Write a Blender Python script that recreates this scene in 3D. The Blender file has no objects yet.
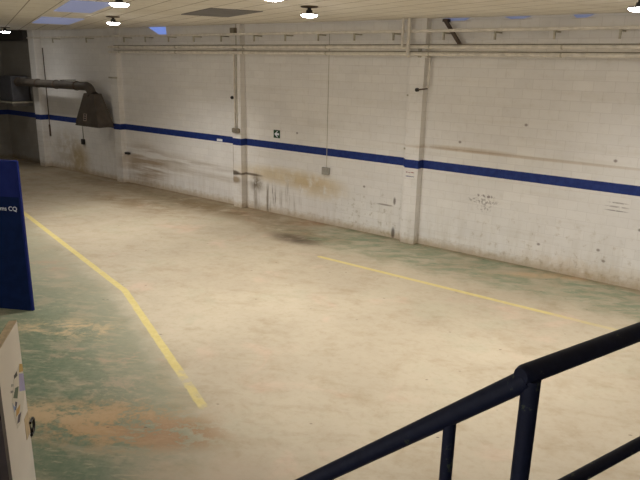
import bpy, bmesh, math, random
from mathutils import Vector, Matrix
random.seed(7)
S = bpy.context.scene
COL = S.collection
H = 5.2445            # ceiling height
PI = math.pi

# ------------------------------------------------------------------ view
S.view_settings.view_transform = 'Standard'
S.view_settings.look = 'None'
S.view_settings.gamma = 1.0
S.view_settings.use_curve_mapping = False
S.view_settings.exposure = 0.31

# ------------------------------------------------------------------ node helper
class N:
    """small wrapper for building node materials"""
    def __init__(s, name):
        s.m = bpy.data.materials.new(name); s.m.use_nodes = True
        s.t = s.m.node_tree; s.t.nodes.clear()
        s.out = s.t.nodes.new('ShaderNodeOutputMaterial')
        s.b = s.t.nodes.new('ShaderNodeBsdfPrincipled')
        s.t.links.new(s.b.outputs[0], s.out.inputs[0])
        s._pos = None
    def node(s, typ, **kw):
        n = s.t.nodes.new(typ)
        for k, v in kw.items(): setattr(n, k, v)
        return n
    def put(s, sock, v):
        if hasattr(v, 'is_output'): s.t.links.new(v, sock)
        elif isinstance(v, (tuple, list)) and len(v) == 3 and sock.type == 'RGBA': sock.default_value = (*v, 1)
        else: sock.default_value = v
    def m_(s, op, a, b=None, c=None, clamp=False):
        n = s.node('ShaderNodeMath', operation=op, use_clamp=clamp)
        s.put(n.inputs[0], a)
        if b is not None: s.put(n.inputs[1], b)
        if c is not None: s.put(n.inputs[2], c)
        return n.outputs[0]
    def add(s, a, b): return s.m_('ADD', a, b)
    def sub(s, a, b): return s.m_('SUBTRACT', a, b)
    def mul(s, a, b): return s.m_('MULTIPLY', a, b)
    def mx(s, a, b): return s.m_('MAXIMUM', a, b)
    def mn(s, a, b): return s.m_('MINIMUM', a, b)
    def ss(s, v, lo, hi, a=0.0, b=1.0):          # smoothstep lo..hi
        n = s.node('ShaderNodeMapRange', interpolation_type='SMOOTHSTEP')
        s.put(n.inputs[0], v)
        n.inputs[1].default_value = lo; n.inputs[2].default_value = hi
        n.inputs[3].default_value = a; n.inputs[4].default_value = b
        return n.outputs[0]
    def pos(s):
        if s._pos is None:
            g = s.node('ShaderNodeNewGeometry')
            x = s.node('ShaderNodeSeparateXYZ'); s.t.links.new(g.outputs['Position'], x.inputs[0])
            s._pos = (g.outputs['Position'], x.outputs[0], x.outputs[1], x.outputs[2])
        return s._pos
    def vec(s, x, y, z):
        n = s.node('ShaderNodeCombineXYZ')
        for i, v in enumerate((x, y, z)): s.put(n.inputs[i], v)
        return n.outputs[0]
    def noise(s, vec, scale, detail=4, rough=.55, dist=0):
        n = s.node('ShaderNodeTexNoise'); s.put(n.inputs['Vector'], vec)
        n.inputs['Scale'].default_value = scale; n.inputs['Detail'].default_value = detail
        n.inputs['Roughness'].default_value = rough; n.inputs['Distortion'].default_value = dist
        return n.outputs['Fac'] if 'Fac' in n.outputs else n.outputs[0]
    def mix(s, f, a, b):
        n = s.node('ShaderNodeMix', data_type='RGBA')
        s.put(n.inputs[0], f); s.put(n.inputs[6], a); s.put(n.inputs[7], b)
        return n.outputs[2]
    def mulcol(s, f, a, b):
        n = s.node('ShaderNodeMix', data_type='RGBA', blend_type='MULTIPLY')
        s.put(n.inputs[0], f); s.put(n.inputs[6], a); s.put(n.inputs[7], b)
        return n.outputs[2]
    def ell(s, a, b, ca, cb, ra, rb, soft=.6):   # soft ellipse mask in coords a,b
        da = s.m_('DIVIDE', s.sub(a, ca), ra); db = s.m_('DIVIDE', s.sub(b, cb), rb)
        r = s.m_('SQRT', s.add(s.mul(da, da), s.mul(db, db)))
        return s.ss(r, 1 - soft, 1 + soft, 1, 0)
    def seg(s, x, y, p, q):                       # distance to a line segment
        dx, dy = q[0]-p[0], q[1]-p[1]; L2 = dx*dx+dy*dy
        ax, ay = s.sub(x, p[0]), s.sub(y, p[1])
        t = s.m_('DIVIDE', s.add(s.mul(ax, dx), s.mul(ay, dy)), L2, clamp=True)
        ex, ey = s.sub(ax, s.mul(t, dx)), s.sub(ay, s.mul(t, dy))
        return s.m_('SQRT', s.add(s.mul(ex, ex), s.mul(ey, ey)))
    def bump(s, h, strength=.3, dist=.01):
        n = s.node('ShaderNodeBump'); n.inputs['Strength'].default_value = strength
        n.inputs['Distance'].default_value = dist; s.put(n.inputs['Height'], h)
        s.t.links.new(n.outputs[0], s.b.inputs['Normal'])
    def fin(s, col, rough=.6, metal=0.0, spec=.4):
        s.put(s.b.inputs['Base Color'], col); s.put(s.b.inputs['Roughness'], rough)
        s.b.inputs['Metallic'].default_value = metal
        s.b.inputs['Specular IOR Level'].default_value = spec
        return s.m
    def emit(s, col, strength):
        s.put(s.b.inputs['Emission Color'], col); s.b.inputs['Emission Strength'].default_value = strength

def simple(name, c, rough=.6, metal=0.0, var=.12, scale=6, spec=.4):
    n = N(name); p = n.pos()[0]
    k = n.noise(p, scale, 4)
    dark = tuple(v*(1-var) for v in c); lite = tuple(min(1, v*(1+var)) for v in c)
    return n.fin(n.mix(n.ss(k, .3, .7), dark, lite), rough, metal, spec)

# ------------------------------------------------------------------ materials
def wall_material(name, base, tint, dirt=1.0):
    n = N(name); P, x, y, z = n.pos()
    xy = n.sub(x, y)                                  # runs on round the pilaster corners
    br = n.node('ShaderNodeTexBrick'); br.offset = .5
    n.put(br.inputs['Vector'], n.vec(xy, z, 0.0))
    br.inputs['Scale'].default_value = 1.0
    br.inputs['Brick Width'].default_value = .40; br.inputs['Row Height'].default_value = .20
    br.inputs['Mortar Size'].default_value = .006; br.inputs['Mortar Smooth'].default_value = .6
    br.inputs['Color1'].default_value = (1, 1, 1, 1); br.inputs['Color2'].default_value = (.95, .95, .95, 1)
    br.inputs['Mortar'].default_value = (.87, .86, .85, 1)
    flat = n.vec(x, n.mul(z, 1.0), 0.0)
    big = n.noise(P, .55, 5, .6); fine = n.noise(P, 7, 5, .65)
    streak = n.noise(n.vec(n.mul(x, 5.0), n.mul(z, .5), y), 1.0, 5, .6)
    row = n.noise(n.vec(n.mul(x, .35), n.mul(z, 5.0), y), 1.0, 4, .6)
    c = n.mix(n.ss(big, .3, .7), base, tint)
    c = n.mulcol(1.0, c, br.outputs['Color'])
    c = n.mulcol(n.ss(fine, .50, .75, 0, .28), c, (.78, .74, .66))
    c = n.mulcol(n.ss(row, .52, .72, 0, .25), c, (.80, .76, .68))
    # grime rising from the floor
    low = n.ss(z, 0.0, 1.5, 1, 0)
    g = n.mul(low, n.ss(streak, .42, .70))
    c = n.mulcol(n.mul(g, .28*dirt), c, (.62, .55, .42))
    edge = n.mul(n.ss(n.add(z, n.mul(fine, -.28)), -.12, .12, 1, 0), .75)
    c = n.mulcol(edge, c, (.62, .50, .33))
    brk = n.noise(P, 3.2, 6, .7)
    def stain(cx, cz, rx, rz, col, f, soft=.6, lo=.35, hi=.6, nz=brk):
        nonlocal c
        m = n.mul(n.mul(n.ell(x, z, cx, cz, rx, rz, soft), n.ss(nz, lo, hi)), f*.86)
        c = n.mulcol(m, c, col)
    stain(-22.15, .45, .55, .55, (.60, .46, .20), .8, .7, .2, .5)
    stain(-22.9, .8, 1.0, .7, (.70, .62, .48), .7)
    stain(-18.0, .75, 1.1, .60, (.50, .38, .25), .95, .5, .38, .58, row)
    stain(-16.6, .9, 1.0, .35, (.70, .64, .56), .7, .6, .4, .55, row)
    stain(-15.2, 1.05, 1.5, .10, (.62, .56, .48), .8, .6, .35, .6, row)
    stain(-14.6, .75, 1.6, .10, (.66, .60, .52), .8, .6, .3, .6, row)
    stain(-13.45, 1.04, .22, .07, (.10, .07, .04), 1.0, .4, .15, .35)
    stain(-13.4, .84, .20, .10, (.30, .20, .08), .9, .5, .2, .45)
    stain(-13.52, 1.5, .05, .5, (.40, .33, .22), .8, .6, .1, .4)
    stain(-12.95, 1.03, .42, .035, (.16, .12, .08), .95, .5, .25, .45)
    stain(-12.72, .78, .20, .20, (.20, .15, .08), 1.0, .9, .32, .55)
    stain(-12.72, .45, .16, .50, (.32, .26, .18), .95, .6, .40, .6, streak)
    stain(-12.2, .36, .45, .40, (.26, .22, .17), .95, .5, .50, .62, streak)
    stain(-11.2, .55, .5, .4, (.42, .38, .32), .8, .5, .55, .65, streak)
    stain(-11.6, 1.12, 1.5, .22, (.82, .68, .42), .9, .7, .25, .55)
    stain(-10.4, .95, .8, .25, (.82, .70, .48), .8, .7, .3, .55)
    stain(-8.6, .5, 1.0, .5, (.60, .56, .46), .7, .7, .55, .66, fine)
    stain(-7.97, .13, .05, .14, (.10, .08, .07), .95, .5, .2, .4)
    stain(-7.97, .95, .035, .09, (.15, .12, .10), .9, .5, .2, .4)
    stain(-8.25, .82, .22, .02, (.35, .30, .27), .9, .5, .2, .4)
    stain(-5.0, 2.38, 2.6, .03, (.72, .62, .50), .8, .6, .15, .45)
    stain(-6.2, 2.41, 1.1, .05, (.72, .62, .50), .8, .6, .2, .5)
    stain(-4.1, .55, 1.9, .5, (.70, .64, .55), .7, .6, .56, .68, fine)
    stain(-3.1, .2, 1.4, .2, (.78, .68, .52), .6, .7, .35, .55)
    # scuffed scribble on the right-hand bay, paired scratches farther along
    scr = n.noise(P, 16, 3, .5)
    stain(-5.66, 1.30, .36, .055, (.30, .26, .24), .70, .4, .47, .57, scr)
    stain(-5.60, 1.16, .16, .10, (.38, .34, .32), .65, .4, .50, .58, scr)
    stain(-5.62, 1.42, .20, .04, (.26, .22, .21), .9, .4, .48, .56, scr)
    stain(-2.85, 1.60, .20, .016, (.40, .36, .36), .7, .4, .3, .5, scr)
    stain(-2.83, 1.68, .17, .014, (.45, .42, .40), .9, .4, .35, .5, scr)
    stain(-2.85, 1.52, .20, .010, (.25, .22, .22), .9, .4, .3, .45, scr)
    for (sx, sz) in ((-6.33, 2.57), (-4.85, 3.06), (-11.18, 2.38), (-3.08, .66), (-2.37, 1.21), (-3.0, 2.5), (-8.9, 1.2), (-4.3, .55), (-2.95, .45)):
        stain(sx, sz, .034, .028, (.25, .20, .17), .85, .5, 0.0, .3)
    # blue safety stripe
    e = n.add(z, n.mul(n.sub(fine, .5), .012))
    st = n.mul(n.ss(e, 1.863, 1.871), n.ss(e, 2.062, 2.070, 1, 0))
    blue = n.mix(n.ss(fine, .35, .7), (.010, .026, .155), (.016, .042, .215))
    c = n.mix(st, c, blue)
    n.bump(n.add(n.mul(br.outputs['Fac'], -1.0), n.mul(fine, .35)), .35, .008)
    return n.fin(c, n.mix(st, (.75, .75, .75), (.5, .5, .5)), 0, .3)

WALL = wall_material('painted_blockwork', (.80, .77, .735), (.86, .83, .79))
WALLDARK = wall_material('dark_grey_blockwork', (.25, .23, .20), (.31, .285, .25), .6)  # same blockwork in a darker grey, for the left bay and end wall

def floor_material():
    n = N('worn_painted_concrete'); P, x, y, z = n.pos()
    big = n.noise(P, .35, 5, .55); mid = n.noise(P, 1.6, 8, .66); fine = n.noise(P, 9, 6, .7)
    # brushed wear streaks, running roughly along the hall
    u = n.add(n.mul(x, .85), n.mul(y, .527)); v = n.add(n.mul(x, -.527), n.mul(y, .85))
    strk = n.noise(n.vec(n.mul(u, 1.2), n.mul(v, 3.2), 0.0), 1.0, 9, .72, .4)
    c = n.mix(n.ss(big, .3, .7), (.395, .328, .234), (.475, .402, .292))
    c = n.mulcol(n.ss(mid, .48, .72, 0, .55), c, (.80, .74, .66))
    c = n.mulcol(n.ss(strk, .48, .70, 0, .6), c, (.82, .78, .71))
    c = n.mulcol(n.ss(fine, .46, .70, 0, .45), c, (.82, .77, .70))
    c = n.mix(n.ss(n.noise(P, .7, 6, .65, .4), .54, .68, 0, .14), c, (.25, .29, .19))
    c = n.mix(n.ss(n.noise(P, .9, 5, .6, .5), .56, .74, 0, .35), c, (.60, .40, .30))
    # left-hand green paint: signed side of the yellow line
    def side(p, q):
        dx, dy = q[0]-p[0], q[1]-p[1]; L = math.hypot(dx, dy)
        return n.m_('DIVIDE', n.sub(n.mul(n.sub(x, p[0]), dy), n.mul(n.sub(y, p[1]), dx)), L)   # >0 on the right of p>q
    A, B, C_ = (-17.15, -4.83), (-9.74, -6.69), (-5.36, -8.56)
    s1 = side(A, B); s2 = side(B, C_)
    sd = n.mn(s1, s2)
    left = n.ss(n.add(sd, n.mul(n.sub(mid, .5), .9)), -.15, .45)
    left = n.mul(left, n.ss(x, -4.1, -5.3, 0, 1))
    sr = n.add(y, n.mul(n.sub(mid, .5), 1.4))
    right = n.mul(n.ss(sr, -2.15, -1.2), n.ss(n.add(x, n.mul(mid, 2.5)), -10.2, -7.6))
    right = n.mul(right, .92)
    wear = n.ss(n.add(n.mul(strk, .5), n.mul(mid, .5)), .46, .62, 1, 0)
    nearleft = n.ss(sd, .2, 1.7, .62, 1.0)
    gl = n.mul(n.mul(left, nearleft), n.ss(wear, 0.0, 1.0, .55, 1.0))
    gr = n.mul(right, n.ss(n.noise(n.vec(n.mul(u, 1.8), n.mul(v, 4.0), 7.0), 1.0, 8, .7, .5), .40, .58, .22, 1.0))
    green = n.mix(n.ss(fine, .35, .7), (.082, .120, .068), (.138, .170, .102))
    pale = n.mix(n.ss(strk, .38, .62), (.145, .205, .120), (.28, .27, .175))
    c = n.mix(n.mul(gr, .9), c, pale)
    c = n.mix(n.mul(gl, n.ss(x, -14.0, -7.5, .62, .95)), c, green)
    scr = n.noise(n.vec(n.mul(u, 3.0), n.mul(v, 11.0), 1.0), 1.0, 8, .75, .8)
    c = n.mix(n.mul(n.mul(left, n.ss(scr, .52, .66)), .5), c, (.42, .35, .23))
    c = n.mix(n.mul(n.ss(scr, .55, .72), .16), c, (.34, .27, .18))
    # scraped bare patches over the green, tan to rust brown
    brk = n.noise(n.vec(n.mul(u, 1.6), n.mul(v, 2.6), 3.0), 1.0, 9, .72, .5)
    fb = n.add(n.mul(brk, .72), n.mul(n.noise(P, 14, 6, .7), .28))
    def patch(cx, cy, rx, ry, col, f, lo=.38, hi=.56, soft=.6):
        nonlocal c
        m = n.mul(n.mul(n.ell(u, v, cx*.85+cy*.527, -cx*.527+cy*.85, rx, ry, soft), n.ss(fb, lo+.02, hi-.01)), f)
        c = n.mix(m, c, col)
    patch(-8.9, -8.35, .9, .40, (.50, .36, .20), .75, .44, .60)
    patch(-7.7, -8.55, 1.1, .35, (.40, .28, .19), .55, .48, .62)
    patch(-6.6, -8.85, .7, .45, (.40, .30, .21), .55, .46, .62)
    patch(-5.95, -9.45, 1.0, .45, (.37, .225, .105), .92, .43, .55)
    patch(-5.35, -9.2, .6, .30, (.28, .165, .085), .90, .42, .54)
    patch(-7.0, -9.95, .9, .22, (.44, .31, .17), .8, .40, .55)
    patch(-6.3, -9.5, 1.2, .6, (.40, .29, .17), .5, .48, .62)
    patch(-12.3, -6.9, .7, .3, (.40, .24, .16), .5, .45, .6)
    patch(-4.45, -9.4, .8, .35, (.42, .33, .24), .6, .3, .6)
    patch(-10.5, -.35, .55, .25, (.33, .19, .095), .7, .3, .55)
    patch(-3.9, -.35, 1.4, .18, (.50, .34, .20), .7, .35, .55)
    # oily dark marks and the sooty strip under the far wall
    def dirt(cx, cy, rx, ry, col, f, lo=.35, hi=.58):
        nonlocal c
        m = n.mul(n.mul(n.ell(x, y, cx, cy, rx, ry, .7), n.ss(brk, lo, hi)), f)
        c = n.mulcol(m, c, col)
    dirt(-9.75, -1.75, .65, .32, (.28, .24, .21), .95, .22, .5)
    dirt(-10.0, -1.3, 1.3, .45, (.62, .56, .46), .8)
    dirt(-14.0, -.7, 3.2, .65, (.46, .38, .26), .9, .25, .55)
    dirt(-19.5, -.6, 3.2, .6, (.60, .52, .40), .7, .25, .55)
    dirt(-16.0, -1.9, 2.2, .55, (.62, .52, .40), .8, .36, .58)
    dirt(-25.8, -.4, 1.8, .8, (.35, .32, .28), .8, .1, .4)
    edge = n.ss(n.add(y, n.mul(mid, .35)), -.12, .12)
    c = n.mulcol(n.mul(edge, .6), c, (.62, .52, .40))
    # specks of grit and scuffs
    vo = n.node('ShaderNodeTexVoronoi'); n.put(vo.inputs['Vector'], n.vec(n.mul(u, 1.0), n.mul(v, 2.2), 0.0)); vo.inputs['Scale'].default_value = 2.6
    vs = n.node('ShaderNodeSeparateColor'); n.t.links.new(vo.outputs['Color'], vs.inputs[0])
    spk = n.mul(n.ss(vo.outputs['Distance'], .045, .075, 1, 0), n.ss(vs.outputs[0], .55, .58))
    c = n.mix(n.mul(spk, .85), c, (.10, .07, .045))
    # yellow lines, worn
    ye = n.mix(n.ss(fine, .3, .7), (.55, .44, .14), (.64, .53, .21))
    d1 = n.mn(n.seg(x, y, (-19.2, -4.32), B), n.seg(x, y, B, (-5.25, -8.62)))
    l1 = n.ss(n.add(d1, n.mul(n.sub(fine, .5), .05)), .050, .072, 1, 0)
    fade = n.ss(n.add(mid, n.mul(n.ss(x, -8.5, -5.2), -.17)), .30, .44)
    l1 = n.mul(l1, n.mul(fade, n.ss(x, -7.2, -5.6, .88, .70)))
    c = n.mix(l1, c, ye)
    d2 = n.seg(x, y, (-8.35, -2.50), (-2.0, -2.42))
    l2 = n.ss(n.add(d2, n.mul(n.sub(fine, .5), .04)), .048, .068, 1, 0)
    l2 = n.mul(l2, n.ss(n.add(mid, n.mul(n.ss(x, -4.5, -2.2), -.20)), .28, .46, .35, .82))
    c = n.mix(l2, c, ye)
    n.bump(n.add(fine, n.mul(mid, .5)), .12, .01)
    return n.fin(c, n.ss(mid, .3, .7, .55, .78), 0, .35)
FLOOR = floor_material()

def ceiling_material():
    n = N('ceiling_panels'); P, x, y, z = n.pos()
    u = n.add(n.mul(x, .9135), n.mul(y, -.4067)); v = n.add(n.mul(x, .4067), n.mul(y, .9135))
    def grid(a, off, step):
        f = n.m_('FRACT', n.m_('DIVIDE', n.sub(a, off), step))
        return n.m_('MULTIPLY', n.m_('ABSOLUTE', n.sub(f, .5)), step)      # step/2 at the joint
    gv = n.ss(grid(v, -11.10, .54), .252, .264); gu = n.ss(grid(u, -16.4, 1.08), .520, .535)
    big = n.noise(P, .6, 4); fine = n.noise(n.vec(n.mul(u, 2.0), n.mul(v, 6.0), 0.0), 1.2, 5, .6)
    cell = n.node('ShaderNodeTexWhiteNoise', noise_dimensions='2D')
    n.put(cell.inputs['Vector'], n.vec(n.m_('FLOOR', n.m_('DIVIDE', n.add(u, 16.4), 1.08)), n.m_('FLOOR', n.m_('DIVIDE', n.add(v, 11.1), .54)), 0.0))
    c = n.mix(n.ss(big, .3, .7), (.86, .815, .74), (.91, .87, .80))
    c = n.mulcol(n.mul(cell.outputs['Value'], .35), c, (.86, .84, .80))
    c = n.mulcol(n.ss(fine, .5, .75, 0, .4), c, (.82, .78, .70))
    c = n.mulcol(n.mx(n.mul(gv, .9), n.mul(gu, .6)), c, (.36, .32, .27))
    return n.fin(c, .8, 0, .2)
CEIL = ceiling_material()

CREAM = simple('cream_painted_steel', (.72, .67, .59), .5)
CREAMD = simple('yellowed_cream_paint', (.46, .42, .33), .55, var=.2)
GREYMETAL = simple('galvanised_steel_grey', (.22, .21, .20), .5, .3)
DARKM = simple('blackened_metal', (.035, .032, .03), .5)
FANM = simple('dark_grey_sheet', (.085, .085, .095), .6)
RUST = simple('rusty_brown_steel', (.10, .07, .05), .7, var=.3)
def hood_material():
    n = N('sooty_hood_sheet'); P = n.pos()[0]
    k = n.noise(P, 3.0, 5, .65); k2 = n.noise(P, 12, 4)
    c = n.mix(n.ss(k, .35, .65), (.085, .072, .060), (.120, .100, .082))
    c = n.mulcol(n.ss(k2, .5, .7, 0, .5), c, (.7, .62, .55))
    return n.fin(c, .55, .15, .4)
HOOD = hood_material()
def rail_material():
    n = N('navy_gloss_paint'); P = n.pos()[0]
    k = n.noise(P, 28, 5, .7); w = n.noise(P, 9, 3)
    c = n.mix(n.ss(k, .3, .7), (.0075, .0105, .030), (.011, .0155, .041))
    chip = n.mul(n.ss(k, .57, .62), n.ss(w, .53, .58))
    c = n.mix(n.mul(chip, .8), c, (.06, .075, .055))
    n.bump(k, .08, .003)
    return n.fin(c, .55, 0, .25)
RAIL = rail_material()
def blue_material():
    n = N('blue_panel_lacquer'); P = n.pos()[0]
    k = n.noise(P, 5, 4)
    return n.fin(n.mix(n.ss(k, .3, .7), (.009, .016, .110), (.012, .021, .130)), .6, 0, .08)
BLUE = blue_material()
BLUED = simple('dark_blue_panel_lacquer', (.005, .014, .060), .65, var=.15, spec=.06)
WHITEP = simple('white_lettering', (.80, .82, .88), .6, var=.03)
DOORW = simple('white_painted_door', (.82, .77, .71), .45, var=.04, scale=2)
DOORE = simple('bare_timber_edge', (.60, .47, .30), .6, var=.15, scale=14)
FRAMED = simple('dark_brown_door_frame', (.06, .05, .055), .5)
BLACKP = simple('black_plastic', (.012, .012, .013), .35)
GREENS = simple('dark_green_sign', (.010, .055, .025), .5)
BOXGREY = simple('grey_junction_box', (.36, .34, .30), .6)
BOXBR = simple('dirty_brown_box', (.22, .19, .14), .7)
STEELN = simple('navy_stair_steel', (.010, .014, .032), .5)
PLASTER = simple('far_plaster', (.55, .50, .44), .8)
GREYP = simple('grey_ceiling_panel', (.22, .21, .215), .7, var=.08, scale=1.5)
def emis(name, col, st, base=(.5, .5, .5)):
    n = N(name); n.fin(base, .4); n.emit(col, st); return n.m
SKY1 = emis('daylight_panel', (.30, .36, .66), .26, (.3, .32, .4))
SKY2 = emis('blue_daylight_pane', (.17, .27, .72), .62, (.2, .25, .4))
SKY3 = emis('dim_daylight_pane', (.20, .26, .55), .22, (.3, .33, .42))
FILL = emis('fill_panel_glow', (1.0, .97, .95), 1.5, (.5, .5, .5))  # glow of the added fill panel behind the viewpoint
LAMP = emis('lamp_glass_lit', (1.0, .98, .94), 38.0, (.8, .8, .8))

# ------------------------------------------------------------------ mesh helpers
def box(bm, x0, x1, y0, y1, z0, z1, bev=0.0, M=None):
    r = bmesh.ops.create_cube(bm, size=1.0)
    vs = r['verts']
    for v in vs:
        v.co = Vector(((x0+x1)/2+v.co.x*(x1-x0), (y0+y1)/2+v.co.y*(y1-y0), (z0+z1)/2+v.co.z*(z1-z0)))
    if bev:
        es = {e for v in vs for e in v.link_edges}
        rr = bmesh.ops.bevel(bm, geom=list(es), offset=bev, segments=2, affect='EDGES', profile=.5)
        vs = list({v for v in rr['verts']} | {v for v in vs if v.is_valid})
    if M is not None:
        for v in vs: v.co = M @ v.co
    return vs
def tube(bm, pts, r, seg=14, cap=True):
    pts = [Vector(p) for p in pts]; rings = []
    n = len(pts); up = None
    for i, p in enumerate(pts):
        t = (pts[min(i+1, n-1)]-pts[max(i-1, 0)]).normalized()
        if up is None:
            up = Vector((0, 0, 1)) if abs(t.z) < .9 else Vector((1, 0, 0))
        a = (up - t*up.dot(t)).normalized(); b = t.cross(a); up = a
        rr = r[i] if isinstance(r, (list, tuple)) else r
        rings.append([bm.verts.new(p + a*rr*math.cos(k*2*PI/seg) + b*rr*math.sin(k*2*PI/seg)) for k in range(seg)])
    for i in range(n-1):
        for k in range(seg):
            bm.faces.new((rings[i][k], rings[i][(k+1) % seg], rings[i+1][(k+1) % seg], rings[i+1][k]))
    if cap:
        bm.faces.new(rings[0][::-1]); bm.faces.new(rings[-1])
def lathe(bm, prof, seg=28, cx=0, cy=0):
    rings = []
    for r, z in prof:
        rings.append([bm.verts.new((cx+max(r, .0008)*math.cos(k*2*PI/seg), cy+max(r, .0008)*math.sin(k*2*PI/seg), z)) for k in range(seg)])
    for i in range(len(prof)-1):
        for k in range(seg):
            bm.faces.new((rings[i][k], rings[i][(k+1) % seg], rings[i+1][(k+1) % seg], rings[i+1][k]))
    bm.faces.new(rings[0][::-1]); bm.faces.new(rings[-1])
def arc(c, r, a0, a1, ax, ay, n=8):
    c, ax, ay = Vector(c), Vector(ax), Vector(ay)
    return [c + ax*r*math.cos(a0+(a1-a0)*i/n) + ay*r*math.sin(a0+(a1-a0)*i/n) for i in range(n+1)]
def poly(bm, pts2, M, th):                       # prism of a 2D outline, placed by M (x,y in plane, z out)
    lo = [bm.verts.new(M @ Vector((a, b, 0))) for a, b in pts2]; hi = [bm.verts.new(M @ Vector((a, b, th))) for a, b in pts2]
    n = len(pts2)
    bm.faces.new(hi); bm.faces.new(lo[::-1])
    for i in range(n): bm.faces.new((lo[i], lo[(i+1) % n], hi[(i+1) % n], hi[i]))

def obj(name, bm, mat, parent=None, smooth=False):
    bmesh.ops.recalc_face_normals(bm, faces=bm.faces)
    me = bpy.data.meshes.new(name); bm.to_mesh(me); bm.free()
    me.materials.append(mat)
    if smooth:
        me.polygons.foreach_set('use_smooth', [True]*len(me.polygons))
        try: me.set_sharp_from_angle(angle=math.radians(40))
        except Exception: pass
    o = bpy.data.objects.new(name, me); COL.objects.link(o)
    if parent is not None:
        me.transform(Matrix.Translation(-root_loc(parent)))
        o.parent = parent
    return o
def root_loc(p):
    v = Vector((0, 0, 0))
    while p is not None: v += p.location; p = p.parent
    return v
def tag(o, label, cat, group=None):
    o['label'] = label; o['category'] = cat
    if group: o['group'] = group
    return o
def thing(name, label, cat, loc=(0, 0, 0), group=None):
    o = bpy.data.objects.new(name, None); o.empty_display_size = .1; COL.objects.link(o); o.location = loc
    return tag(o, label, cat, group)
def struct(o): o['kind'] = 'structure'; return o
def B(): return bmesh.new()
def one(name, mat, *a, parent=None, bev=0.0, M=None):
    bm = B(); box(bm, *a, bev=bev, M=M); return obj(name, bm, mat, parent)
def text_mesh(name, body, size, M, mat, parent, th=.002, align='RIGHT'):
    cu = bpy.data.curves.new(name, 'FONT'); cu.body = body; cu.size = size; cu.extrude = th; cu.align_x = align
    t = bpy.data.objects.new(name, cu); COL.objects.link(t)
    dg = bpy.context.evaluated_depsgraph_get()
    me = bpy.data.meshes.new_from_object(t.evaluated_get(dg))
    bpy.data.objects.remove(t); bpy.data.curves.remove(cu)
    me.transform(M); me.materials.clear(); me.materials.append(mat); me.name = name
    o = bpy.data.objects.new(name, me); COL.objects.link(o); o.parent = parent
    me.transform(Matrix.Translation(-root_loc(parent)))
    return o

# ------------------------------------------------------------------ room shell
XL, XR, YN = -27.5, 9.0, -21.0
struct(one('floor', FLOOR, XL-.2, XR+.2, YN-.2, .2, -.25, 0))
struct(one('ceiling', CEIL, XL-.2, XR+.2, YN-.2, .2, H, H+.2))
struct(one('wall_far', WALL, -25.05, XR+.2, 0, .2, 0, H))
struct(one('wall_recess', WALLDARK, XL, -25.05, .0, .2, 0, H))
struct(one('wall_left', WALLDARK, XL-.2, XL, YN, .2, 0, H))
struct(one('wall_right', PLASTER, XR, XR+.2, YN, .2, 0, H))
struct(one('wall_near', PLASTER, XL, XR, YN-.2, YN, 0, H))
for i, (x0, x1, d) in enumerate(((-7.63, -7.255, .2), (-13.50, -13.15, .2), (-19.48, -19.08, .2), (-24.62, -24.2, .30))):
    struct(one('pilaster', WALL, x0, x1, -d, 0.02, 0, H, bev=.008))
struct(one('pilaster', WALL, -1.45, -1.05, -.2, .02, 0, H, bev=.008))
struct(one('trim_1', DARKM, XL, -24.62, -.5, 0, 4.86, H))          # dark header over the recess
# daylight slots high in the far wall
def hi_window(i, pts, mat):
    bm = B(); M = Matrix(((1, 0, 0, 0), (0, 0, -1, -.002), (0, 1, 0, 0), (0, 0, 0, 1)))
    poly(bm, pts, M, .012); w = struct(obj('window_%d' % i, bm, mat))
    xs = [p[0] for p in pts]; z0 = min(p[1] for p in pts)
    f = one('window_frame', CREAM, min(xs)-.02, max(xs)+.02, -.02, -.002, z0-.016, z0-.002, parent=w)
hi_window(1, [(-17.45, 5.235), (-16.62, 5.235), (-16.58, 4.97), (-16.95, 5.02)], SKY2)
hi_window(2, [(-6.95, 5.235), (-6.32, 5.235), (-6.45, 5.185), (-6.85, 5.185)], SKY3)
hi_window(3, [(-5.55, 5.235), (-4.98, 5.235), (-5.15, 5.19), (-5.4, 5.19)], SKY3)
hi_window(4, [(-4.15, 5.235), (-3.75, 5.235), (-3.9, 5.18), (-4.08, 5.18)], SKY3)
# unseen glowing panel added behind the viewpoint for soft fill light
wn = struct(one('window_5', FILL, -16.0, 4.0, YN+.005, YN+.02, 1.2, 4.4))
one('window_frame', CREAM, -16.1, 4.1, YN+.002, YN+.05, 1.1, 1.2, parent=wn); one('window_frame', CREAM, -16.1, 4.1, YN+.002, YN+.05, 4.4, 4.5, parent=wn)  # bars above and below the added fill panel
# translucent roof lights and the unlit grey panel, in the skewed ceiling grid
E1, E2 = Vector((.9135, -.4067, 0)), Vector((.4067, .9135, 0))
def ceil_panel(name, u0, u1, v0, v1, mat):
    M = Matrix(((E1.x, E2.x, 0, 0), (E1.y, E2.y, 0, 0), (0, 0, 1, 0), (0, 0, 0, 1)))
    return one(name, mat, u0, u1, v0, v1, H-.014, H-.001, M=M)
ss_ = 'blue-lit strip rooflight panels'
tag(ceil_panel('skylight_panel', -16.4, -13.05, -10.50, -9.46, SKY1), 'pale blue translucent rooflight nearer the far left corner, the deeper of two', 'skylight')
tag(ceil_panel('skylight_panel', -10.6, -7.5, -10.45, -9.66, SKY1), 'pale blue translucent rooflight reaching to the lamp at the top edge', 'skylight')
tag(ceil_panel('ceiling_panel', -9.5, -7.35, -7.86, -6.74, GREYP), 'unlit grey flush panel in the cream ceiling above the middle bay', 'ceiling panel')

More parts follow.
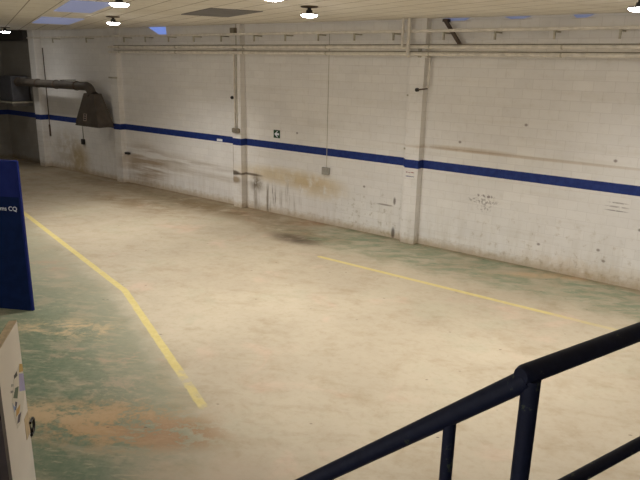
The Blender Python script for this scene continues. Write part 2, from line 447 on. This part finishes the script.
# ------------------------------------------------------------------ lamps
def make_lamp(loc, label, group='round ceiling lamps'):
    x, y = loc
    t = thing('ceiling_lamp', label, 'lamp', (x, y, H), group)
    bm = B(); lathe(bm, [(.165, 0), (.165, -.012), (.15, -.022), (.05, -.03), (.0, -.03)], cx=x, cy=y)
    for v in bm.verts: v.co.z += H
    obj('mounting_plate', bm, RUST, t, True)
    bm = B(); lathe(bm, [(.035, -.028), (.035, -.06), (.058, -.07), (.062, -.115), (.05, -.125), (.0, -.125)], cx=x, cy=y)
    for v in bm.verts: v.co.z += H
    obj('housing', bm, DARKM, t, True)
    bm = B(); lathe(bm, [(.05, -.112), (.158, -.132), (.165, -.138), (.165, -.150), (.158, -.150), (.04, -.128)], cx=x, cy=y)
    for v in bm.verts: v.co.z += H
    obj('reflector', bm, GREYMETAL, t, True)
    bm = B(); lathe(bm, [(.155, -.145), (.152, -.165), (.12, -.188), (.06, -.198), (.0, -.20)], cx=x, cy=y)
    for v in bm.verts: v.co.z += H
    obj('lamp_glass', bm, LAMP, t, True)
    return t
def copy_lamp(o):
    c = o.copy(); COL.objects.link(c)
    for ch in o.children:
        if ch.type == 'MESH':
            k = ch.copy(); COL.objects.link(k); k.parent = c
    return c
lamps = [((-9.37, -6.68), 'round lit ceiling lamp at the end of the near blue rooflight', .85),
         ((-14.21, -3.52), 'round lit ceiling lamp below and left of the rooflight-edge lamp, over the exhaust hood', 1.35),
         ((-23.22, -1.82), 'round lit ceiling lamp in the far left corner by the dark recess', .15),
         ((-7.87, -3.59), 'round lit ceiling lamp standing alone in the middle of the far ceiling edge', .95),
         ((-6.32, -6.28), 'round lit ceiling lamp cut by the top of the picture beside the grey panel', .45),
         ((-2.38, -2.63), 'round lit ceiling lamp at the far right above the stair rail side', .55),
         ((-3.6, -6.4), 'round ceiling lamp added for fill light, out of view above the floor centre', .85),  # from here on, unseen lamps added to brighten the hall
         ((-1.2, -4.4), 'round ceiling lamp added for fill light, out of view to the right', .9),
         ((-9.0, -11.0), 'round ceiling lamp added for fill light, out of view behind the white door', .05),
         ((-15.0, -7.5), 'round ceiling lamp added for fill light, out of view left of the blue screen', .9)]
first = None
for (x, y), lab, k in lamps:
    if first is None: t = first = make_lamp((x, y), lab)
    else:
        t = copy_lamp(first); t.location = (x, y, H); t['label'] = lab
    L = bpy.data.lights.new('lamp_beam', 'SPOT'); L.energy = 470*k; L.color = (1.0, .985, .955)
    L.spot_size = math.radians(136); L.spot_blend = 1.0; L.shadow_soft_size = .14
    lo = bpy.data.objects.new('lamp_beam', L); COL.objects.link(lo); lo.parent = t; lo.location = (0, 0, -.235)

# ------------------------------------------------------------------ pipework on the far wall
rail = thing('wall_pipe_rail', 'long cream square rail on short brackets just under the ceiling', 'pipe', (-14, -.28, 4.95))
one('rail_bar', CREAM, XL+.05, 4.0, -.335, -.275, 4.935, 4.995, parent=rail, bev=.006)
for x in (-22.8, -20.6, -18.4, -17.27, -16.12, -14.96, -13.79, -12.49, -11.36, -10.26, -9.15, -8.05, -6.77, -5.59, -4.37, -3.17, -1.9):
    bm = B(); box(bm, x-.022, x+.022, -.33, 0 if not -7.63 < x < -7.25 else -.2, 4.905, 4.935); box(bm, x-.018, x+.018, -.325, -.285, 4.77, 4.91)
    obj('bracket', bm, CREAMD, rail)
def hpipe(name, z, r, x0, x1, label, y=-.30):
    t = thing(name, label, 'pipe', ((x0+x1)/2, y, z))
    bm = B(); tube(bm, [(x0, y, z), ((x0+x1)/2, y, z), (x1, y, z)], r, 14); obj('pipe_run', bm, CREAM, t, True)
    bm = B(); tube(bm, [(x0+.3, y, z+r+.011), ((x0+x1)/2, y, z+r+.011), (x1, y, z+r+.009)], .009, 8); obj('shadow_line', bm, BOXBR, t, True)  # thin brown rod standing in for the shadow line above the pipe
    x = x0+.6
    while x < x1:
        bm = B(); box(bm, x-.015, x+.015, y, -.003, z-.012, z+.012); tube(bm, [(x-.016, y, z), (x+.016, y, z)], r+.008, 14)
        obj('pipe_clip', bm, CREAMD, t); x += 2.9
    return t
hpipe('horizontal_pipe', 4.625, .040, -19.3, 4.0, 'upper of two cream pipes running along the far wall below the square rail')
hpipe('horizontal_pipe', 4.475, .040, -19.3, 4.0, 'lower of two cream pipes running along the far wall below the square rail')
# vertical pipes by the near pilaster
def vpipe(name, pts, r, mat, label, clips=()):
    t = thing(name, label, 'pipe', pts[0])
    bm = B(); tube(bm, pts, r, 12); obj('pipe_run', bm, mat, t, True)
    for (cx, cy, cz) in clips:
        bm = B(); tube(bm, [(cx, cy, cz-.02), (cx, cy, cz+.02)], r+.010, 12); box(bm, cx-r-.03, cx+r+.03, cy, cy+.03, cz-.012, cz+.012); obj('pipe_clip', bm, CREAMD, t)
    return t
vpipe('vertical_conduit', [(-7.70, -.062, H), (-7.70, -.062, 4.0), (-7.70, -.062, .001)], .030, WALL, 'thin cream conduit dropping down the left edge of the near pilaster', ((-7.70, -.062, 3.55), (-7.70, -.062, 2.3)))
vpipe('vertical_pipe', [(-7.60, -.385, H), (-7.60, -.385, 4.7), (-7.60, -.385, 4.40)], .040, CREAM, 'stout cream pipe from ceiling to the horizontal pipes at near pilaster')
vpipe('vertical_pipe', [(-7.76, -.385, H), (-7.76, -.385, 4.8), (-7.76, -.385, 4.61)], .030, CREAM, 'thinner cream pipe from ceiling, left beside the stout one')
tp = thing('water_tap', 'cream drop pipe with a dark tap on the near pilaster', 'tap', (-7.17, -.12, 3.70))
bm = B(); tube(bm, [(-7.17, -.12, 4.43), (-7.17, -.12, 4.1), (-7.17, -.12, 3.78)] + arc((-7.23, -.12, 3.78), .06, 0, -PI/2, (1, 0, 0), (0, 0, 1), 5), .026, 12)
tube(bm, [(-7.17, -.12, 4.408), (-7.17, -.2, 4.408), (-7.17, -.31, 4.408)], .026, 12)
obj('drop_pipe', bm, CREAM, tp, True)
bm = B(); tube(bm, [(-7.18, -.13, 3.72), (-7.22, -.25, 3.71), (-7.30, -.28, 3.70), (-7.36, -.28, 3.69)], .016, 10); obj('tap_spout', bm, RUST, tp, True)
bm = B(); tube(bm, [(-7.36, -.31, 3.69), (-7.36, -.25, 3.69)], .042, 12); obj('tap_knob', bm, DARKM, tp, True)
one('pipe_joint', CREAMD, -7.42, -7.34, -.25, -.20, 4.40, 4.66, parent=tp, bev=.015)
# brace
bm = B(); bx = Vector((-6.81, -.16, 5.16)); by = Vector((-6.42, -.16, 4.66))
d = (by-bx).normalized(); s = Vector((0, 1, 0)); q = d.cross(s)
M = Matrix(((d.x, s.x, q.x, bx.x), (d.y, s.y, q.y, bx.y), (d.z, s.z, q.z, bx.z), (0, 0, 0, 1)))
box(bm, -.05, (by-bx).length, -.03, .03, -.035, .035, M=M); box(bm, -6.50, -6.34, -.16, 0, 4.62, 4.68); box(bm, -6.9, -6.78, -.16, 0, 5.16, 5.22)
tag(obj('diagonal_brace', bm, RUST), 'dark brown diagonal strut between rail and pipes, right of near pilaster', 'brace')
# pipe and pull box on middle pilaster
mp = thing('vertical_conduit', 'cream conduit down the middle pilaster ending in a rounded brown box', 'pipe', (-13.29, -.22, 2.3))
bm = B(); tube(bm, [(-13.36, -.228, 4.63), (-13.36, -.228, 3.5), (-13.36, -.228, 2.36)], .028, 12); obj('pipe_run', bm, CREAM, mp, True)
bm = B(); tube(bm, [(-13.285, -.213, H), (-13.285, -.213, 3.5), (-13.285, -.213, 2.36)], .013, 10); obj('cable', bm, CREAMD, mp, True)
one('end_box', BOXBR, -13.46, -13.17, -.28, -.2, 2.23, 2.37, parent=mp, bev=.03)
one('pipe_clip', BOXBR, -13.42, -13.25, -.32, -.2, 5.0, 5.14, parent=mp, bev=.01)
bm = B(); tube(bm, [(-13.465, -.25, 3.23), (-13.465, -.2, 3.23)], .045, 12); tag(obj('wall_socket_cap', bm, DARKM, None, True), 'small black round cap on the left edge of the middle pilaster', 'cap')
# single cables with boxes
def drop(x, z0, z1, r, label, bx, bmat, cmat, name='cable_drop'):
    t = thing(name, label, 'cable', (x, -.02, z1))
    bm = B(); tube(bm, [(x, -r-.003, z0), (x, -r-.003, (z0+z1)/2), (x, -r-.003, z1)], r, 8); obj('cable', bm, cmat, t, True)
    one('junction_box', bmat, x-bx[0]/2, x+bx[0]/2, -.07, -.003, z1-bx[1], z1, parent=t, bev=.012)
drop(-10.13, 4.95, 1.56, .007, 'thin vertical cable ending in a grey box right of the green sign', (.24, .19), BOXGREY, CREAMD)
drop(-21.76, 1.9, 1.30, .012, 'short dark cable ending in a dark box under the exhaust hood', (.20, .20), DARKM, BOXBR)
one_ = one('wall_hook', DARKM, -19.03, -18.85, -.13, 0, 1.02, 1.09, bev=.015); tag(one_, 'dark stubby hook beside the foot of the stained third pilaster', 'hook')
cs = thing('cable_drop', 'thin dark cable ending in a narrow bar, right of the farthest pilaster', 'cable', (-24.1, -.02, 1.22))
one('end_bar', RUST, -24.14, -24.07, -.05, -.003, 1.22, 1.68, parent=cs, bev=.01)
bm = B(); tube(bm, [(-24.1, -.022, 4.6), (-24.1, -.022, 3), (-24.1, -.022, 1.66)], .018, 8); obj('cable', bm, RUST, cs, True)
tag(one('ledge_block', CREAMD, -19.50, -19.06, -.26, -.2, 3.60, 3.65, bev=.005), 'small cream ledge high on the pilaster above the exhaust hood', 'ledge')
# exit sign, label
sg = thing('exit_sign', 'small dark green wall sign with a white left-pointing arrow', 'sign', (-11.92, -.01, 2.29))
one('sign_board', GREENS, -12.035, -11.805, -.014, 0, 2.185, 2.405, parent=sg)
MW = Matrix(((1, 0, 0, -11.92), (0, 0, -1, -.0145), (0, 1, 0, 2.293), (0, 0, 0, 1)))
bm = B(); poly(bm, [(-.085, 0), (.015, .085), (.055, .085), (-.005, .028), (.09, .028), (.09, -.028), (-.005, -.028), (.055, -.085), (.015, -.085)], MW, .003); obj('arrow', bm, WHITEP, sg)
bm = B(); box(bm, -14.39, -14.15, -.006, 0, 1.885, 1.955); tag(obj('wall_label', bm, WHITEP), 'small white label at the lower edge of the blue stripe', 'label')
# handwriting ticks on the near pilaster
for i, z in enumerate((1.76, 1.665)):
    m = (simple('red_marker', (.28, .06, .07), .7), simple('blue_marker', (.05, .05, .20), .7))[i]
    bm = B(); x = -7.57
    while x < -7.36:
        w = random.uniform(.015, .03); box(bm, x, x+w, -.2025, -.19, z-.006+random.uniform(-.006, .006), z+.010+random.uniform(-.004, .008)); x += w+.010
    tag(obj('marker_note', bm, m), ('faint red scribble on the near pilaster just below the stripe', 'faint blue scribble on the near pilaster, the lower of two')[i], 'writing')

# ------------------------------------------------------------------ exhaust hood and duct
hd = thing('exhaust_hood', 'sooty grey tapering exhaust hood with a long horizontal duct', 'exhaust hood', (-20, -.6, 1.95))
def frustum(bm, b, t, zb, zt):
    lo = [bm.verts.new((x, y, zb)) for x, y in ((b[0], b[2]), (b[1], b[2]), (b[1], b[3]), (b[0], b[3]))]
    hi = [bm.verts.new((x, y, zt)) for x, y in ((t[0], t[2]), (t[1], t[2]), (t[1], t[3]), (t[0], t[3]))]
    for i in range(4): bm.faces.new((lo[i], lo[(i+1) % 4], hi[(i+1) % 4], hi[i]))
    return lo, hi
bm = B()
lo, hi = frustum(bm, (-20.70, -19.33, -.90, -.30), (-20.70, -19.33, -.90, -.30), 1.97, 2.09)
frustum(bm, (-20.70, -19.33, -.90, -.30), (-20.28, -19.70, -.76, -.44), 2.09, 3.08)
bmesh.ops.remove_doubles(bm, verts=bm.verts, dist=.001)
ho = obj('hood_skirt', bm, HOOD, hd)
so = ho.modifiers.new('sheet', 'SOLIDIFY'); so.thickness = .012
one('rim', HOOD, -20.72, -19.31, -.915, -.285, 1.955, 1.985, parent=hd).hide_render = False
bm = B()
zc, yc = 3.30, -.60
path = [(-25.19, yc, zc), (-23, yc, zc), (-20.7, yc, zc), (-20.42, yc, zc)] + arc((-20.35, yc, zc-.33), .33, PI/2, .12, (1, 0, 0), (0, 0, 1), 8) + [(-19.98, yc, 2.98)]
tube(bm, path, [.145]*4 + [.155]*9 + [.20], 20); obj('duct', bm, HOOD, hd, True)
for x in (-25.1, -23.6, -22.3, -20.95):
    bm = B(); tube(bm, [(x-.03, yc, zc), (x+.03, yc, zc)], .165, 20); obj('duct_collar', bm, RUST, hd, True)
for x in (-24.9, -22.0):
    bm = B(); box(bm, x-.02, x+.02, -.6, 0, zc+.145, zc+.175); obj('duct_bracket', bm, GREYMETAL, hd)
ML = Matrix(((1, 0, 0, -20.01), (0, 0, -1, -.868), (0, 1, 0, 2.2), (0, 0, 0, 1)))
ML = Matrix.Translation((-20.12, -.9015, 2.12)) @ Matrix.Rotation(math.radians(90-8), 4, 'X')
bm = B(); poly(bm, [(-.10, .02), (.10, .02), (.10, .27), (-.10, .27)], ML, .004); lb = obj('warning_label', bm, simple('pale_pink_label', (.42, .33, .30), .6), hd)
for (za, zb) in ((.05, .10), (.125, .175), (.20, .25)):
    bm = B(); poly(bm, [(-.07, za), (.07, za), (.07, zb), (-.07, zb)], Matrix.Translation((0, -.004, 0)) @ ML, .002); obj('label_print', bm, DARKM, lb)
fan = thing('extractor_fan', 'dark extractor fan box at the far left end of the duct', 'fan', (-26.3, -.5, 2.6))
one('fan_housing', FANM, -26.25, -25.2, -.85, -.15, 2.55, 3.52, parent=fan, bev=.03)
bm = B(); tube(bm, [(-27.35, -.5, 3.02), (-26.8, -.5, 3.02), (-26.25, -.5, 3.02)], .42, 24); obj('motor_drum', bm, GREYMETAL, fan, True)
bm = B(); tube(bm, [(-26.62, -.5, 3.02), (-26.52, -.5, 3.02)], .47, 24); obj('flange_ring', bm, RUST, fan, True)
one('support_shelf', CREAMD, -27.45, -25.2, -.9, -.02, 2.47, 2.53, parent=fan, bev=.005)
one('shelf_bracket', GREYMETAL, -25.35, -25.29, -.85, 0, 2.35, 2.47, parent=fan)

# ------------------------------------------------------------------ blue screen panel at the left
p0 = Vector((-10.079, -8.314, 0)); pd = Vector((math.sin(math.radians(61)), math.cos(math.radians(61)), 0)); pn = Vector((pd.y, -pd.x, 0))
MP = Matrix(((pd.x, pn.x, 0, p0.x), (pd.y, pn.y, 0, p0.y), (0, 0, 1, 0), (0, 0, 0, 1)))      # x along panel (0 at the right edge), y towards viewer
W = 2.4
sc_ = thing('blue_screen', 'tall dark blue free-standing panel with white lettering at the left edge', 'screen', p0)
one('upper_board', BLUE, -W+.03, -.03, -.05, -.004, 2.0, 2.59, parent=sc_, M=MP)
one('lower_board', BLUED, -W+.03, -.03, -.05, -.004, .0, 2.0, parent=sc_, M=MP)
one('edge_post', BLUE, -.035, 0, -.055, 0, 0, 2.6, parent=sc_, M=MP, bev=.005)
one('edge_post', BLUE, -W, -W+.035, -.055, 0, 0, 2.6, parent=sc_, M=MP, bev=.005)
one('top_rail', BLUE, -W+.03, -.03, -.055, 0, 2.575, 2.605, parent=sc_, M=MP)
for xx in (-.9, -W+.35): one('foot', DARKM, xx-.03, xx+.03, -.55, -.05, 0, .05, parent=sc_, M=MP, bev=.005)
MT = MP @ Matrix(((1, 0, 0, -.085), (0, 0, 1, -.0035), (0, 1, 0, 1.765), (0, 0, 0, 1)))
MT = MP @ Matrix.Translation((-.085, -.0035, 1.765)) @ Matrix(((1, 0, 0, 0), (0, 0, 1, 0), (0, 1, 0, 0), (0, 0, 0, 1)))
text_mesh('lettering', 'coms CQ', .105, MT, WHITEP, sc_)

# ------------------------------------------------------------------ white door leaf at lower left
q0 = Vector((-5.178, -10.838, 0)); qd = Vector((.776, -.631, 0)).normalized(); qn = Vector((.631, .776, 0)).normalized()
MD = Matrix(((qd.x, qn.x, 0, q0.x), (qd.y, qn.y, 0, q0.y), (0, 0, 1, 0), (0, 0, 0, 1)))
dr = struct(one('door_1', DOORW, 0, .745, -.062, 0, .01, 1.995, M=MD, bev=.004))
def kid(o): o.parent = dr; return o
kid(one('door_top_edge', DOORE, .0, .745, -.066, -.004, 1.995, 2.004, M=MD))
bm = B()
hp = [(.02, .012, 1.0), (-.04, .012, 1.0), (-.085, .012, .99), (-.10, .012, .965), (-.10, .012, .93), (-.10, .012, .91), (-.085, .012, .885), (-.04, .012, .875), (.02, .012, .875)]
tube(bm, [MD @ Vector(p) for p in hp], .013, 10); kid(obj('door_handle', bm, BLACKP, None, True))
bm = B(); box(bm, -.016, .002, -.05, .006, .84, .99, M=MD); box(bm, -.045, -.012, -.012, .020, .875, .915, M=MD); kid(obj('latch', bm, BLACKP))
kid(one('lock_plate', DOORE, .012, .15, 0, .003, .905, 1.12, M=MD))
FACE = MD @ Matrix(((1, 0, 0, 0), (0, 0, 1, .0), (0, 1, 0, 0), (0, 0, 0, 1)))
stk = [('sticker', (.70, .66, .58), [(.01, 1.60), (.13, 1.63), (.32, 1.60), (.45, 1.45), (.43, 1.33), (.38, 1.17), (.26, 1.15), (.12, 1.25), (.02, 1.34)], 0),
       ('sticker', (.62, .40, .10), [(.10, 1.636), (.012, 1.59), (.012, 1.52), (.14, 1.575)], 1),
       ('sticker', (.38, .36, .62), [(.148, 1.565), (.012, 1.50), (.012, 1.33), (.195, 1.42)], 1),
       ('sticker', (.05, .05, .05), [(.302, 1.625), (.205, 1.619), (.20, 1.575), (.30, 1.595)], 1),
       ('sticker', (.09, .14, .10), [(.392, 1.468), (.302, 1.512), (.205, 1.475), (.281, 1.40)], 1),
       ('sticker', (.28, .36, .60), [(.436, 1.445), (.40, 1.39), (.35, 1.37), (.41, 1.34)], 1),
       ('sticker', (.04, .05, .12), [(.35, 1.41), (.30, 1.375), (.36, 1.335), (.39, 1.35)], 1),
       ('sticker', (.60, .36, .12), [(.351, 1.33), (.216, 1.311), (.277, 1.262), (.376, 1.279)], 1),
       ('sticker', (.06, .045, .10), [(.313, 1.258), (.216, 1.235), (.295, 1.185), (.372, 1.21)], 1),
       ('sticker', (.45, .45, .42), [(.40, 1.60), (.34, 1.57), (.345, 1.55), (.41, 1.58)], 1),
       ('sticker', (.30, .30, .28), [(.44, 1.56), (.37, 1.525), (.375, 1.51), (.445, 1.54)], 1)]
for nm, c, pts, lay in stk:
    bm = B(); poly(bm, pts, FACE @ Matrix.Translation((0, 0, .0008+.0012*lay)), .001)
    kid(obj(nm, bm, simple('sticker_ink', c, .5, var=.04)))
fr = one('door_frame', FRAMED, .75, .83, -.09, .02, 0, 2.12, M=MD); struct(fr); fr.name = 'trim_2'
ang = math.atan2(-.914, -.407)
MWp = Matrix.Translation(MD @ Vector((.79, -.04, 0))) @ Matrix.Rotation(ang, 4, 'Z')
struct(one('wall_partition', PLASTER, .03, 2.2, -.05, .05, 0, 2.5, M=MWp))

# ------------------------------------------------------------------ stair, landing and handrail
A = Vector((-.476, -11.708, 3.446)); UD = Vector((.316, .949, 0)).normalized(); UN = Vector((UD.y, -UD.x, 0))
LZ = A.z-.90
bm = B()
pl = [A+UD*-.05, A+UD*1.9, A+UD*1.9+UN*2.2, A+UN*2.4+UD*-2.6, Vector((-.48, -14.4, 0)), Vector((-.48, -12.75, 0))]
lo = [bm.verts.new((p.x, p.y, LZ-.12)) for p in pl]; hi = [bm.verts.new((p.x, p.y, LZ)) for p in pl]
bm.faces.new(hi); bm.faces.new(lo[::-1])
for i in range(6): bm.faces.new((lo[i], lo[(i+1) % 6], hi[(i+1) % 6], hi[i]))
struct(obj('landing', bm, STEELN)).name = 'floor_landing'
st = thing('steel_staircase', 'navy steel stair flight descending left from the landing, below the handrail', 'stairs', (-2, -12.2, 0))
nst = 13; rise = LZ/(nst+1); run = rise/.892
for i in range(nst):
    x1 = -.50-run*i; z = LZ-rise*(i+1)
    one('tread', STEELN, x1-run-.02, x1, -12.70, -11.74, z-.03, z, parent=st)
for y in (-11.74, -12.74):
    bm = B(); x0, x1 = -.50, -.50-run*(nst+1); w = .13
    M = Matrix.Translation((0, y, 0)) @ Matrix.Rotation(PI/2, 4, 'X')
    poly(bm, [(x0, LZ-.01), (x0, LZ-.30), (x1+.18, 0.0), (x1, 0.0), (x1, .12)], M, .03)
    obj('stringer', bm, STEELN, st)
for (px, py) in ((A.x+UN.x*.3, A.y+.2), (1.6, -13.6), (-.3, -14.1)):
    one('landing_column', STEELN, px-.05, px+.05, py-.05, py+.05, 0, LZ-.12, parent=st)
hr = thing('handrail', 'dark navy tubular steel handrail with posts at the lower right', 'handrail', (A.x, A.y, LZ))
R_ = .0262
LD = Vector((-.7125, -.001, -.634)).normalized(); LD = (Vector((-1.163, -11.710, 2.801))-Vector((-.503, -11.708, 3.402))).normalized()
l0 = Vector((-.470, -11.708, 3.4345)); l1 = l0 + LD*4.15
bm = B(); tube(bm, [l0, l0+LD*.5, l0+LD*2, l1], [.0285, .0275, .0262, .0262], 24); obj('stair_rail', bm, RAIL, hr, True)
u0 = A-UD*.012; u1 = A+UD*1.9
bm = B(); tube(bm, [u0-UD*.012, u0, u0+UD*.008, u0+UD*.5, u1], [R_*.83, R_*1.0, R_*1.04, R_*1.04, R_*1.04], 24); obj('landing_rail', bm, RAIL, hr, True)
m0 = A+UD*.0-Vector((0, 0, .430)); m1 = m0+UD*1.9
bm = B(); tube(bm, [m0, m0+UD*.9, m1], .0195, 20); obj('mid_rail', bm, RAIL, hr, True)
bm = B(); tube(bm, [A+Vector((.014, 0, -.01)), A+Vector((.014, 0, -.4)), Vector((A.x+.014, A.y, LZ+.001))], .0240, 20); obj('post', bm, RAIL, hr, True)
bm = B(); tube(bm, [u1-Vector((0, 0, .01)), u1-Vector((0, 0, .4)), Vector((u1.x, u1.y, LZ+.001))], .0240, 20); obj('post', bm, RAIL, hr, True)
def stair_z(x): return LZ-rise*(math.floor((-.50-x)/run)+1)
for px in (-.676, -1.75, -2.75):
    t = (px-l0.x)/LD.x; p = l0+LD*t
    bm = B(); tube(bm, [p-Vector((0, 0, .012)), p-Vector((0, 0, .3)), Vector((p.x, -11.76 if False else p.y, stair_z(px)+.001))], .0185, 20); obj('post', bm, RAIL, hr, True)

# ------------------------------------------------------------------ world and camera
w = bpy.data.worlds.new('World'); S.world = w; w.use_nodes = True
w.node_tree.nodes['Background'].inputs[0].default_value = (.5, .55, .65, 1); w.node_tree.nodes['Background'].inputs[1].default_value = .05
yaw, pitch, roll, f = -0.6628798, 0.2738795, -0.0208754, 625.3137
F = Vector((math.sin(yaw)*math.cos(pitch), math.cos(yaw)*math.cos(pitch), -math.sin(pitch)))
r = Vector((math.cos(yaw), -math.sin(yaw), 0)); d = F.cross(r)
rr = r*math.cos(roll)+d*math.sin(roll); dd = d*math.cos(roll)-r*math.sin(roll)
cd = bpy.data.cameras.new('Camera'); cam = bpy.data.objects.new('Camera', cd); COL.objects.link(cam)
cd.sensor_width = 36; cd.lens = f*36/640; cd.clip_start = .05; cd.clip_end = 200
up, back = -dd, -F
cam.matrix_world = Matrix(((rr.x, up.x, back.x, 0), (rr.y, up.y, back.y, -13.2), (rr.z, up.z, back.z, 4.2074), (0, 0, 0, 1)))
S.camera = cam
S.cycles.use_denoising = True
